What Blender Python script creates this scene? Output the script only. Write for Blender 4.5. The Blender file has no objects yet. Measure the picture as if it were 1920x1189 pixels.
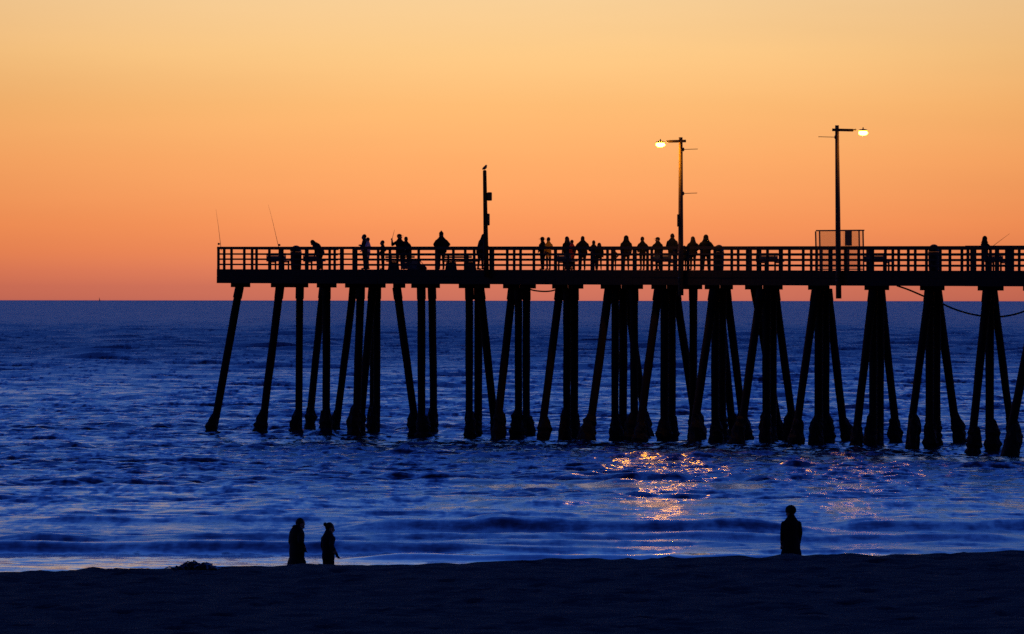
import bpy, math, random
import numpy as np
from mathutils import Vector, Matrix, Quaternion
from mathutils.kdtree import KDTree

random.seed(7); rng = np.random.default_rng(11)
scene = bpy.context.scene
COL = scene.collection
R = math.radians

# ------------------------------------------------------------------ camera
F = 14550.0            # focal length in pixels of the 1920 wide photograph (a long telephoto)
H = 6.47               # eye height above the water
ROLL = 0.0010
cam_d = bpy.data.cameras.new('camera'); cam = bpy.data.objects.new('camera', cam_d); COL.objects.link(cam)
cam.location = (0, 0, H); cam.rotation_euler = (R(90), -ROLL, 0)
cam_d.sensor_width = 36; cam_d.lens = F / 1920 * 36
cam_d.shift_y = -(594.5 - 563.0) / 1920
cam_d.clip_start = 1; cam_d.clip_end = 200000
scene.camera = cam

# ------------------------------------------------------------------ dusk sky
def lin(c):
    return tuple((v/255/12.92 if v/255 <= .04045 else ((v/255+.055)/1.055)**2.4) for v in c)
world = bpy.data.worlds.new('World'); scene.world = world; world.use_nodes = True
nt = world.node_tree; nt.nodes.clear()
def N(tree, t, **kw):
    n = tree.nodes.new(t)
    for k, v in kw.items(): setattr(n, k, v)
    return n
def MATH(tree, op, a, b=None, c=None, clamp=False):
    n = N(tree, 'ShaderNodeMath', operation=op, use_clamp=clamp)
    for i, v in enumerate((a, b, c)):
        if v is None: continue
        if isinstance(v, (int, float)): n.inputs[i].default_value = v
        else: tree.links.new(v, n.inputs[i])
    return n.outputs[0]
tc = N(nt, 'ShaderNodeTexCoord'); sp = N(nt, 'ShaderNodeSeparateXYZ')
nrm = N(nt, 'ShaderNodeVectorMath', operation='NORMALIZE')
nt.links.new(tc.outputs['Generated'], nrm.inputs[0]); nt.links.new(nrm.outputs[0], sp.inputs[0])
elev = MATH(nt, 'ARCSINE', sp.outputs['Z'])
t01 = MATH(nt, 'POWER', MATH(nt, 'MAXIMUM', MATH(nt, 'DIVIDE', elev, math.pi/2), 0.0), 0.4)
SKY = [(0, (200,110,94)), (.10, (213,118,94)), (.22, (230,130,94)), (.36, (244,142,92)), (.56, (253,154,94)), (1.04, (255,174,106)),
       (1.43, (255,189,117)), (1.82, (254,203,135)), (2.22, (249,208,151)), (3.1, (222,202,190)), (4.4, (134,160,208)),
       (8, (74,124,212)), (16, (43,95,212)), (30, (26,62,178)), (50, (10,21,72)), (90, (5,8,33))]
ramp = N(nt, 'ShaderNodeValToRGB'); cr = ramp.color_ramp; cr.interpolation = 'LINEAR'
while len(cr.elements) < len(SKY): cr.elements.new(.5)
for el, (e, c) in zip(cr.elements, SKY):
    el.position = (e/90)**.4; el.color = (*lin(c), 1)
nt.links.new(t01, ramp.inputs[0])
# the glow stands where the sun went down and dies away to either side
az = MATH(nt, 'ARCTAN2', sp.outputs['X'], sp.outputs['Y'])
azd = MATH(nt, 'ADD', az, 0.002)
g1 = MATH(nt, 'EXPONENT', MATH(nt, 'MULTIPLY', MATH(nt, 'POWER', MATH(nt, 'ABSOLUTE', MATH(nt, 'DIVIDE', azd, R(6.2))), 2.0), -1.0))
mixa = N(nt, 'ShaderNodeMix', data_type='RGBA'); mixa.inputs['A'].default_value = (.55, .36, .22, 1); mixa.inputs['B'].default_value = (1, 1, 1, 1)
nt.links.new(g1, mixa.inputs['Factor'])
low = MATH(nt, 'SUBTRACT', 1.0, MATH(nt, 'DIVIDE', elev, R(9.0)), clamp=True)      # only the low warm band is that narrow
mixl = N(nt, 'ShaderNodeMix', data_type='RGBA'); mixl.inputs['A'].default_value = (1, 1, 1, 1)
nt.links.new(low, mixl.inputs['Factor']); nt.links.new(mixa.outputs['Result'], mixl.inputs['B'])
west = MATH(nt, 'MULTIPLY_ADD', MATH(nt, 'COSINE', az), 0.44, 0.56)
m1 = N(nt, 'ShaderNodeMix', data_type='RGBA', blend_type='MULTIPLY'); m1.inputs['Factor'].default_value = 1
nt.links.new(ramp.outputs[0], m1.inputs['A']); nt.links.new(mixl.outputs['Result'], m1.inputs['B'])
veil = N(nt, 'ShaderNodeTexNoise'); veil.inputs['Scale'].default_value = 9; veil.inputs['Detail'].default_value = 5     # faint uneven veil of high haze
vmp = N(nt, 'ShaderNodeMapping'); vmp.inputs['Scale'].default_value = (1, 1, 9); nt.links.new(nrm.outputs[0], vmp.inputs[0]); nt.links.new(vmp.outputs[0], veil.inputs['Vector'])
vfac = MATH(nt, 'MULTIPLY_ADD', veil.outputs['Fac'], .16, .92)
bg = N(nt, 'ShaderNodeBackground'); nt.links.new(m1.outputs['Result'], bg.inputs[0]); nt.links.new(MATH(nt, 'MULTIPLY', west, vfac), bg.inputs[1])
wo = N(nt, 'ShaderNodeOutputWorld'); nt.links.new(bg.outputs[0], wo.inputs[0])
# the sun itself is below the horizon: no sun lamp
vs = scene.view_settings
vs.view_transform = 'Standard'; vs.look = 'None'; vs.exposure = 0; vs.gamma = 1; vs.use_curve_mapping = False
scene.cycles.use_denoising = False
scene.cycles.max_bounces = 5; scene.cycles.transparent_max_bounces = 8
scene.cycles.sample_clamp_indirect = 4
scene.cycles.caustics_reflective = False; scene.cycles.caustics_refractive = False

# ------------------------------------------------------------------ materials
def mat(name, col, rough=.8, var=.3, scale=6, bump=0, spec=.3, stretch=(1,1,1), metal=0):
    m = bpy.data.materials.new(name); m.use_nodes = True; t = m.node_tree
    b = t.nodes['Principled BSDF']; b.inputs['Roughness'].default_value = rough
    b.inputs['Specular IOR Level'].default_value = spec; b.inputs['Metallic'].default_value = metal
    c = N(t, 'ShaderNodeTexCoord'); mp = N(t, 'ShaderNodeMapping'); mp.inputs['Scale'].default_value = stretch
    t.links.new(c.outputs['Object'], mp.inputs[0])
    n = N(t, 'ShaderNodeTexNoise'); n.inputs['Scale'].default_value = scale; n.inputs['Detail'].default_value = 5
    t.links.new(mp.outputs[0], n.inputs['Vector'])
    mx = N(t, 'ShaderNodeMix', data_type='RGBA')
    mx.inputs['A'].default_value = (*[v*(1-var) for v in col], 1); mx.inputs['B'].default_value = (*[min(1, v*(1+var)) for v in col], 1)
    t.links.new(n.outputs['Fac'], mx.inputs['Factor']); t.links.new(mx.outputs['Result'], b.inputs['Base Color'])
    if bump:
        bp = N(t, 'ShaderNodeBump'); bp.inputs['Strength'].default_value = bump; bp.inputs['Distance'].default_value = .02
        t.links.new(n.outputs['Fac'], bp.inputs['Height']); t.links.new(bp.outputs[0], b.inputs['Normal'])
    return m
M = {
 'pile': mat('creosoted_timber', (.022,.017,.014), .85, .4, 5, .5, .2, (1,1,.15)),
 'wood': mat('weathered_timber', (.030,.024,.020), .85, .4, 5, .4, .2),
 'rail': mat('painted_rail_timber', (.040,.032,.028), .8, .3, 6, .3, .25),
 'pole': mat('pole_timber', (.16,.10,.055), .8, .35, 4, .4, .25, (1,1,.12)),
 'crust': mat('mussel_crust', (.007,.007,.008), .8, .6, 18, 1.0, .35),
 'metal': mat('dark_metal', (.04,.04,.042), .5, .2, 8, 0, .5, metal=.6),
 'bench': mat('painted_bench', (.10,.12,.17), .6, .2, 5, .2, .3),
 'bin': mat('bin_plastic', (.03,.032,.035), .6, .2, 5, 0, .3),
 'skin': mat('skin', (.30,.17,.12), .6, .1, 8),
 'hair': mat('dark_hair', (.02,.014,.010), .6, .3, 30),
 'black': mat('black_cloth', (.007,.007,.009), .9, .3, 12, .2),
 'navy': mat('navy_cloth', (.007,.009,.022), .9, .3, 12, .2),
 'denim': mat('denim_cloth', (.03,.04,.075), .9, .3, 14, .2),
 'grey': mat('grey_cloth', (.06,.06,.07), .9, .2, 12, .2),
 'yellow': mat('yellow_cloth', (.85,.42,.02), .85, .15, 10, .2),
 'red': mat('red_cloth', (.40,.02,.03), .85, .15, 10, .2),
 'pink': mat('pale_pink_cloth', (.75,.55,.60), .85, .15, 10, .2),
 'feather': mat('grey_feather', (.10,.10,.11), .8, .3, 25),
 'kelp': mat('wet_kelp', (.014,.011,.006), .45, .5, 8, .4, .5),
 'rope': mat('black_hose', (.012,.012,.013), .6, .2, 10),
 'sign': mat('dark_sign_board', (.02,.025,.04), .6, .2, 4),
 'hull': mat('boat_paint', (.25,.25,.27), .5, .1, 1),
 'cooler': mat('cooler_plastic', (.05,.06,.08), .5, .1, 4),
}

# ------------------------------------------------------------------ helpers
def tag(o, label=None, cat=None, group=None, kind=None):
    if label: o['label'] = label
    if cat: o['category'] = cat
    if group: o['group'] = group
    if kind: o['kind'] = kind
    return o
def link(name, me, material=None, parent=None, loc=None):
    o = bpy.data.objects.new(name, me); COL.objects.link(o)
    if me is not None and material is not None and len(me.materials) == 0: me.materials.append(material)
    if parent: o.parent = parent
    if loc is not None: o.location = loc
    return o
def empty(name, loc):
    o = bpy.data.objects.new(name, None); COL.objects.link(o); o.location = loc; o.empty_display_size = .2
    return o
class MB:
    """collects closed shapes; build() makes one mesh object"""
    def __init__(s): s.v = []; s.f = []
    def add(s, v, f):
        o = len(s.v); s.v += [tuple(p) for p in v]; s.f += [tuple(i+o for i in q) for q in f]; return s
    def beam(s, p0, p1, w, h, up=(0,0,1), ch=0):
        p0 = Vector(p0); p1 = Vector(p1); d = (p1-p0).normalized(); u = Vector(up)
        x = d.cross(u)
        if x.length < 1e-5: x = d.cross(Vector((0,1,0)))
        x.normalize(); u = x.cross(d)
        v = []
        for p in (p0, p1):
            for a, b in ((-1,-1),(1,-1),(1,1),(-1,1)): v.append(p + x*(a*w/2) + u*(b*h/2))
        return s.add(v, [(0,1,2,3),(7,6,5,4),(0,4,5,1),(1,5,6,2),(2,6,7,3),(3,7,4,0)])
    def box(s, c, sx, sy, sz):
        c = Vector(c); return s.beam(c-Vector((0,0,sz/2)), c+Vector((0,0,sz/2)), sx, sy, (0,1,0))
    def path(s, pts, rad, n=8, ell=None):
        """closed round tube along pts with a radius for each point"""
        pts = [Vector(p) for p in pts]; rings = []
        up = None
        for i, p in enumerate(pts):
            d = (pts[min(i+1, len(pts)-1)] - pts[max(i-1, 0)]).normalized()
            if up is None:
                up = Vector((0,1,0)) if abs(d.y) < .9 else Vector((1,0,0))
            x = d.cross(up).normalized(); up = x.cross(d).normalized()
            r = rad[i] if isinstance(rad, (list, tuple)) else rad
            rings.append([p + x*(r*math.cos(2*math.pi*k/n)) + up*(r*math.sin(2*math.pi*k/n)) for k in range(n)])
        return s.loft(rings)
    def loft(s, rings):
        n = len(rings[0]); v = [p for r in rings for p in r]; f = []
        for i in range(len(rings)-1):
            for k in range(n):
                f.append((i*n+k, i*n+(k+1)%n, (i+1)*n+(k+1)%n, (i+1)*n+k))
        f.append(tuple(range(n-1, -1, -1))); f.append(tuple(range((len(rings)-1)*n, len(rings)*n)))
        return s.add(v, f)
    def lathe(s, c, prof, n=16, jit=0, rot=0):
        c = Vector(c)
        return s.loft([[c + Vector((r*(1+random.uniform(-jit,jit))*math.cos(2*math.pi*k/n+rot), r*(1+random.uniform(-jit,jit))*math.sin(2*math.pi*k/n+rot), z)) for k in range(n)] for r, z in prof])
    def ell(s, c, rx, ry, rz, n=12, m=8, rotx=0, rotz=0):
        c = Vector(c); q = Matrix.Rotation(rotz, 3, 'Z') @ Matrix.Rotation(rotx, 3, 'X'); rings = []
        for i in range(m+1):
            t = math.pi*(.04+.92*i/m); rings.append([c + q @ Vector((rx*math.sin(t)*math.cos(2*math.pi*k/n), ry*math.sin(t)*math.sin(2*math.pi*k/n), -rz*math.cos(t))) for k in range(n)])
        return s.loft(rings)
    def cap(s, p0, r0, p1, r1, n=10):
        """round-ended tapered limb"""
        p0 = Vector(p0); p1 = Vector(p1); d = (p1-p0); L = d.length; d = d/L if L > 1e-6 else Vector((0,0,1))
        pts = [p0-d*r0*.95, p0-d*r0*.6, p0, p1, p1+d*r1*.6, p1+d*r1*.95]
        return s.path(pts, [r0*.3, r0*.8, r0, r1, r1*.8, r1*.3], n)
    def mesh(s, name, smooth=False):
        me = bpy.data.meshes.new(name); me.from_pydata(s.v, [], s.f); me.validate(); 
        if smooth: me.shade_smooth()
        return me
    def build(s, name, material, parent=None, loc=None, smooth=False, world_parent=None):
        """parent given: vertices are in world space and move into the root's frame"""
        if world_parent is not None:
            b = world_parent; s.v = [(x-b[0], y-b[1], z-b[2]) for x, y, z in s.v]
        return link(name, s.mesh(name, smooth), material, parent, loc)

def at(px, py, D):
    """point at depth D seen at photograph pixel (px, py)"""
    y = py - ROLL*(px-960)
    return Vector(((px-960)/F*D, D, H - (y-563)/F*D))

# ------------------------------------------------------------------ pier frame: s runs ashore along the near rail, u across to the far side
A = Vector((-14.15, 373.1)); Bp = Vector((21.69, 336.8)); dv = (Bp-A).normalized(); mv = Vector((-dv.y, dv.x))
W = 8.0
def zdeck(s): return 7.95 - .0036*s
def pt(s, u, z): p = A + dv*s + mv*u; return Vector((p.x, p.y, z))
def s_at(px, u):
    k = (px-960)/F; a = A + mv*u
    return (k*a.y - a.x)/(dv.x - k*dv.y)
def on_deck(px, u):
    s = s_at(px, u); return pt(s, u, zdeck(s)), s
S_END = 70.0; S_STEP = s_at(1898, 0)

# ------------------------------------------------------------------ sea
def axis(dense0, dense1, step, growths):
    a = list(np.arange(dense0, dense1+1e-6, step)); 
    for lim, g in growths:
        st = a[-1]-a[-2]
        while a[-1] < lim: st *= g; a.append(a[-1]+st)
    return np.array(a)
xs = axis(0, 27, .27, [(190, 1.026), (45000, 1.35)]); xs = np.concatenate([-xs[:0:-1], xs])
ys = axis(168, 400, .26, [(2600, 1.0026), (90000, 1.25)])
X, Y = np.meshgrid(xs, ys)
dyv = np.gradient(ys)[:, None]; dxv = np.gradient(xs)[None, :]
def smooth(a, b, v): t = np.clip((v-a)/(b-a), 0, 1); return t*t*(3-2*t)
def wave_noise(X, Y, lam, n, spread, seed):
    r = np.random.default_rng(seed); o = np.zeros_like(X)
    for i in range(n):
        l = lam*r.uniform(.7, 1.5); th = r.normal(0, spread); k = 2*math.pi/l
        o += np.sin(k*(math.sin(th)*X + math.cos(th)*Y) + r.uniform(0, 6.28))
    return o/math.sqrt(n/2)
Z = np.zeros_like(X)
gust = wave_noise(X*.6, Y, 55, 7, .6, 3); gust2 = wave_noise(X*.8, Y, 17, 7, .6, 5)
amp = np.clip(1.0 + .20*gust + .24*gust2, .3, 1.8)
res = np.maximum(dyv, dxv)
calm = .30 + .70*smooth(215, 300, Y + 6*gust2)                 # sheltered, shallower water close to the beach
for i in range(66):
    l = .75*(7.5/.75)**((i+rng.uniform(0, 1))/66); th = rng.normal(0, .62); k = 2*math.pi/l
    sl = .041*(1.0 if l < 2.0 else .45)
    keep = smooth(1.8, 3.0, l/res)
    ph = k*(math.sin(th)*X + math.cos(th)*Y) + rng.uniform(0, 6.28)
    Z += keep*amp*calm*sl/k*(np.sin(ph) + .22*np.cos(2*ph))
for i in range(30):                                           # longer chop offshore
    l = 4.5*(22/4.5)**((i+rng.uniform(0, 1))/30); th = rng.normal(0, .6); k = 2*math.pi/l
    ph = k*(math.sin(th)*X + math.cos(th)*Y) + rng.uniform(0, 6.28)
    Z += smooth(1.8, 3.0, l/res)*(1-.85*smooth(1100, 2500, Y))*amp*smooth(330, 620, Y)*(.020+.012*smooth(800, 1400, Y))/k*(np.sin(ph) + .2*np.cos(2*ph))
Z += .035*wave_noise(X, Y, 34, 6, .16, 21)*smooth(230, 320, Y)*(1-smooth(700, 1500, Y))
Xs = X
def surf(yc, h, front, back):
    d = Y - yc
    return h*np.where(d < 0, np.exp(-(d/front)**2), np.exp(-(d/back)**2))
def win(a, b, soft): return smooth(a-soft, a+soft, Xs)*(1-smooth(b-soft, b+soft, Xs))
wob = .8*wave_noise(X, Y*0+3, 9, 5, 1.57, 31); wob2 = .6*wave_noise(X, Y*0+9, 6, 5, 1.57, 33)
lump = np.clip(1+.25*wave_noise(X, Y*0+1, 4.5, 5, 1.57, 35), .4, 1.8)
Z += surf(216+.35*wob, .33*(.5+.5*lump)*win(-5.0, 8.6, 1.8), 1.3, 4.0)
Z += surf(216.3, .13*np.exp(-((X+.45)/.55)**2), 1.1, 2)
Z += surf(218.4+.35*wob2, .30*(.5+.5*lump)*win(9.0, 16, 1.2), 1.4, 4)
Z += surf(208.5+.35*wob2, .19*(.5+.5*lump)*win(-4, 14, 2.0), .9, 2.5)
Z += surf(199.2-.12*X*0+.18*wob, .25*(.75+.25*lump)*(.32+.68*(1-smooth(-3, 4, Xs))), .9, 2.6)
Z += surf(193.0+.4*wob2, .12*win(-3.5, 14, 1.5)*lump, .8, 2.0)
Z += surf(226+.5*wob, .13*lump*win(-14, -4.2, 2.0), 1.0, 3.0) + surf(204.5+.25*wob2, .13*lump*win(-2, 6, 2), .8, 2.0) + surf(233+.6*wob2, .10*lump*win(-10, 2, 3), 1.0, 2.6)
Z += surf(209+.4*wob2, .12*lump*win(-14, -5, 1.5), .9, 2.5)
Z += surf(247+2*wob2, .12*lump*win(-8, 3, 3), 1.5, 4) + surf(262-2*wob, .11*lump*win(-18, -6, 3), 1.5, 4) + surf(241+2*wob, .10*lump*win(4, 16, 3), 1.5, 4)
fn = wave_noise(X, Y*1.2, 1.3, 8, 1.2, 41)*.5 + wave_noise(X, Y, .7, 8, 1.4, 43)*.3
foam = np.clip(smooth(198.2, 196.6, Y-.18*wob)*(1-.75*smooth(-3, 3, Xs))*.42, 0, 1)*np.clip(.55+.45*fn, 0, 1)
for yc, h in ((215+wob, .25*win(-5, 8, 2)), (208.2+wob2, .5*win(-1, 14, 2)), (192.4+.4*wob2, .6*win(-3, 14, 2)), (206+wob2, .4*win(-14, -5, 1.5)), (224.8+wob, .3*win(-14, -5, 2))):
    foam = np.maximum(foam, h*np.exp(-((Y-yc+.6)/.7)**2)*np.clip(.5+.8*fn, 0, 1))
rough = .17 + .22*smooth(340, 1100, Y)
rough = np.clip(rough + .05*(1-smooth(205, 240, Y)) - .13*(1-smooth(197, 199, Y)), .07, .6)
foam = np.maximum(foam, .42*np.exp(-((Y-393-1.5*wob)/4.5)**2)*win(-9, 17, 3)*np.clip(.35+.8*fn+.4*gust2, 0, 1))
Z -= .40*np.exp(-((X-20.5)/2.6)**2-((Y-330)/7.0)**2)
def grid_obj(name, X, Y, Z, material, attr=None):
    r, c = X.shape; v = np.stack([X, Y, Z], -1).reshape(-1, 3).astype(np.float32)
    i = np.arange(r*c).reshape(r, c); q = np.stack([i[:-1,:-1], i[:-1,1:], i[1:,1:], i[1:,:-1]], -1).reshape(-1).astype(np.int32)
    me = bpy.data.meshes.new(name); me.vertices.add(len(v)); me.vertices.foreach_set('co', v.ravel())
    n = len(q)//4; me.loops.add(len(q)); me.loops.foreach_set('vertex_index', q)
    me.polygons.add(n); me.polygons.foreach_set('loop_start', np.arange(0, len(q), 4, dtype=np.int32)); me.update(calc_edges=True)
    me.shade_smooth()
    for k, a in (attr or {}).items():
        at_ = me.attributes.new(k, 'FLOAT', 'POINT'); at_.data.foreach_set('value', a.reshape(-1).astype(np.float32))
    return link(name, me, material)
def water_mat():
    m = bpy.data.materials.new('sea_water'); m.use_nodes = True; t = m.node_tree; b = t.nodes['Principled BSDF']
    b.inputs['Base Color'].default_value = (.003, .010, .045, 1); b.inputs['Roughness'].default_value = .13; b.inputs['IOR'].default_value = 1.333
    g = N(t, 'ShaderNodeNewGeometry')
    def tilt(scale, stretch, amount):
        mp = N(t, 'ShaderNodeMapping'); mp.inputs['Scale'].default_value = stretch; t.links.new(g.outputs['Position'], mp.inputs[0])
        n = N(t, 'ShaderNodeTexNoise'); n.inputs['Scale'].default_value = scale; n.inputs['Detail'].default_value = 2; n.inputs['Roughness'].default_value = .6
        t.links.new(mp.outputs[0], n.inputs['Vector'])
        a = N(t, 'ShaderNodeVectorMath', operation='SUBTRACT'); t.links.new(n.outputs['Color'], a.inputs[0]); a.inputs[1].default_value = (.5, .5, .5)
        b_ = N(t, 'ShaderNodeVectorMath', operation='MULTIPLY'); t.links.new(a.outputs[0], b_.inputs[0]); b_.inputs[1].default_value = (amount, amount, 0); return b_.outputs[0]
    def vadd(a, c):
        n = N(t, 'ShaderNodeVectorMath', operation='ADD'); t.links.new(a, n.inputs[0]); t.links.new(c, n.inputs[1]); return n.outputs[0]
    far_ = N(t, 'ShaderNodeAttribute', attribute_name='chop')
    ripples = vadd(tilt(4.0, (.8, 1.0, 1), .40), tilt(3.0, (1.0, .13, 1), .55))
    rows = vadd(tilt(1.3, (1.0, .10, 1), .60), tilt(.5, (1.0, .06, 1), .45))            # ripples drawn out along the wind, which blows ashore
    gusts = vadd(rows, vadd(tilt(.17, (1.0, .035, 1), .32), tilt(.05, (.3, 1.0, 1), .12)))
    sc_ = N(t, 'ShaderNodeVectorMath', operation='SCALE'); t.links.new(vadd(ripples, gusts), sc_.inputs[0]); t.links.new(far_.outputs['Fac'], sc_.inputs['Scale'])
    nn = N(t, 'ShaderNodeVectorMath', operation='NORMALIZE'); t.links.new(vadd(g.outputs['Normal'], sc_.outputs[0]), nn.inputs[0]); t.links.new(nn.outputs[0], b.inputs['Normal'])
    ra = N(t, 'ShaderNodeAttribute', attribute_name='rough'); t.links.new(ra.outputs['Fac'], b.inputs['Roughness'])
    fo = N(t, 'ShaderNodeAttribute', attribute_name='foam')
    fb = N(t, 'ShaderNodeBsdfPrincipled'); fb.inputs['Base Color'].default_value = (.8,.8,.82,1); fb.inputs['Roughness'].default_value = .35
    ms = N(t, 'ShaderNodeMixShader'); t.links.new(fo.outputs['Fac'], ms.inputs[0]); t.links.new(b.outputs[0], ms.inputs[1]); t.links.new(fb.outputs[0], ms.inputs[2])
    t.links.new(ms.outputs[0], t.nodes['Material Output'].inputs['Surface'])
    return m
sea = tag(grid_obj('sea', X, Y, Z, water_mat(), {'foam': foam, 'rough': rough, 'chop': (.11+.27*smooth(196, 199, Y)+.52*smooth(214, 300, Y))*(1-.22*smooth(900, 2600, Y))}), 'dusk blue sea with small waves running in to the beach', 'sea', kind='structure')

# ------------------------------------------------------------------ beach
def sand_z(x, y):
    x = np.asarray(x, float); y = np.asarray(y, float)
    zc = 1.085 + .0205*np.clip(x, -40, 40)
    t = np.clip((y-160)/13.5, 0, 1.4)
    z = np.where(t < 1, zc*np.clip(1-t, 0, 1)**1.6, -(t-1)*2.2)
    z = np.where(y < 160, zc - .0025*(160-y), z)
    return z
bx = axis(0, 16, .12, [(60, 1.06), (6000, 1.4)]); bx = np.concatenate([-bx[:0:-1], bx])
by = axis(100, 182, .20, [(183, 1.0)]); by = np.concatenate([np.array([-3000, -600, -150, -40, 0, 30, 60, 80, 90, 96]), by])
BX, BY = np.meshgrid(bx, by); BZ = sand_z(BX, BY)
inb = smooth(92, 104, BY)*(1-smooth(164, 172, BY))
BZ += inb*(.014*wave_noise(BX, BY, 4.5, 9, 1.2, 61) + .012*wave_noise(BX, BY, 1.5, 10, 1.4, 62) + .010*wave_noise(BX, BY, .7, 12, 1.5, 63)*smooth(2, 4, 1/np.maximum(np.gradient(bx)[None, :], .01)))
for _ in range(420):                                          # foot prints and scuffs
    fx, fy = rng.uniform(-14, 14), rng.uniform(112, 163); d2 = ((BX-fx)/.17)**2 + ((BY-fy)/.30)**2
    BZ += -.07*np.exp(-d2) + .030*np.exp(-((np.sqrt(d2)-1.6)/.5)**2)
def sand_mat():
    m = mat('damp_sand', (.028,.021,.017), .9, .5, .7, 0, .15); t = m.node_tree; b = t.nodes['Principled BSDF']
    n = N(t, 'ShaderNodeTexNoise'); n.inputs['Scale'].default_value = 14; n.inputs['Detail'].default_value = 6
    g = N(t, 'ShaderNodeNewGeometry'); t.links.new(g.outputs['Position'], n.inputs['Vector'])
    bp = N(t, 'ShaderNodeBump'); bp.inputs['Strength'].default_value = .6; bp.inputs['Distance'].default_value = .04
    t.links.new(n.outputs['Fac'], bp.inputs['Height']); t.links.new(bp.outputs[0], b.inputs['Normal'])
    return m
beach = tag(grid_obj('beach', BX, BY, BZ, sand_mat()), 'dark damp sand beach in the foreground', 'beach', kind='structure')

# ------------------------------------------------------------------ pier
PO = pt(0, 0, 0)
pier = empty('pier', PO); tag(pier, 'long dark timber pier on slanting piles reaching out over the sea', 'pier')
def P(mb, name, material, parent=None, smooth=False): return mb.build(name, M[material], parent or pier, world_parent=PO, smooth=smooth)

def u_near(s): return -3.0 if s > S_STEP else 0.0
# deck planks, edge boards and stringers
mb = MB(); s = 0.0
while s < S_END:
    mb.beam(pt(s+.14, u_near(s)-.05, zdeck(s)-.03), pt(s+.14, W+.05, zdeck(s)-.03), .27, .06); s += .283
P(mb, 'deck', 'wood')
def boards(name, u, s0, s1, ztop, h, w, seg, parent=None, matn='wood', jit=.006):
    s = s0; k = 0
    while s < s1-.05:
        e = min(s+seg, s1); j = random.uniform(-jit, jit)
        mb = MB().beam(pt(s+.008, u+j, zdeck(s)+ztop-h/2), pt(e-.008, u+j, zdeck(e)+ztop-h/2), w, h)
        P(mb, name, matn, parent); s = e
for u, s0, s1 in ((-.02, .0, S_STEP), (-3.02, S_STEP, S_END), (W+.02, .0, S_END)):
    boards('edge_board', u, s0, s1, .0, .33, .10, 4.9)
    boards('edge_beam', u+(.05 if u < 4 else -.05), s0, s1, -.335, .34, .20, 5.6)
for u in (1.6, 3.2, 4.8, 6.4): boards('stringer', u, .3, S_END, -.07, .55, .20, 7.0)
mb = MB().beam(pt(.05, 0, zdeck(0)-.2), pt(.05, W, zdeck(0)-.2), .12, .40); P(mb, 'edge_board', 'wood')
mb = MB().beam(pt(.07, 0.05, zdeck(0)-.54), pt(.07, W-.05, zdeck(0)-.54), .18, .27); P(mb, 'edge_beam', 'wood')
mb = MB().beam(pt(S_STEP, -3, zdeck(S_STEP)-.335), pt(S_STEP, -.09, zdeck(S_STEP)-.335), .12, .66); P(mb, 'edge_board', 'wood')

# caps on the pile clusters: what shows below the edge of the deck
CAPS = [(433,469),(508,545),(545,578),(594,631),(647,685),(685,723),(737,760),(771,800),(800,825),(860,890),(890,919),(943,975),(975,1005),
        (1035,1065),(1065,1094),(1126,1165),(1165,1206),(1221,1250),(1250,1277),(1281,1317),(1321,1350),(1350,1374.5),(1396.5,1430),(1430,1468),
        (1514.5,1556),(1620,1668),(1724,1772),(1832,1883),(1917,1966),(2020,2068)]
CAP_B = .675 + .19
for row, u in enumerate((1.0, 7.0)):
    for a, b in CAPS:
        c = (a+b)/2; s = s_at(c, u)
        if s < .4: continue
        D = pt(s, u, 0).y; L = max(.5, ((b-a)*D/F - .30*abs(dv.x))/abs(mv.x)); z = zdeck(s)-.66
        mb = MB().beam(pt(s, u-L/2, z-.09), pt(s, u+L/2, z-.09), .30, .23); P(mb, 'cap_beam', 'wood')
for px in (1946, 2040):
    s = s_at(px, -2.2); mb = MB().beam(pt(s, -2.8, zdeck(s)-.76), pt(s, -1.6, zdeck(s)-.76), .30, .21); P(mb, 'cap_beam', 'wood')

# piles: (pixel at the top, pixel at the water, row across the pier)
PILES = [(449,399,1.0),(525,490,1.0),(562,559,1.0),(606,578,7.0),(612,612,1.0),(663,629,5.0),(676,668,1.0),(699,674,2.5),(700,699,6.8),(707,706,5.0),
 (744,782,1.0),(790,791,1.0),(810,814,7.0),(880,880,1.0),(897,897,5.0),(900,931,1.5),(961,930,1.0),(972,973,1.0),(987,987,5.0),(1050,1014,1.0),(1063,1063,1.0),(1077,1077,5.0),
 (1142,1103,.6),(1153.5,1153,2.0),(1169,1168,4.5),(1174,1215,7.0),(1188.6,1190,1.0),(1235,1197,.4),(1246,1246,1.0),(1260,1260,4.0),(1267,1309,7.0),(1300,1300,7.2),
 (1339,1298,.4),(1341,1341,1.0),(1354,1354,4.0),(1362,1398,6.0),(1347,1376,7.2),(1427,1386,.4),(1415,1465,7.0),(1437,1437,1.0),(1449,1449,4.0),(1453,1491,5.5),
 (1530,1489,.4),(1535,1535,1.0),(1548,1548,4.0),(1552,1585,7.0),(1637,1603,.5),(1637,1637,1.0),(1650,1650,4.0),(1651,1683,7.0),
 (1742,1704,.5),(1743,1743,1.0),(1756,1756,4.0),(1757,1797,7.0),(1851,1821,.5),(1856,1856,1.2),(1862,1900,7.0),
 (1948,1888,-3.3),(1945,1945,1.0),(1958,1958,4.0),(1955,1990,7.0),(2045,2005,-2.4),(2044,2044,1.0),(2050,2085,7.0)]
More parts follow.
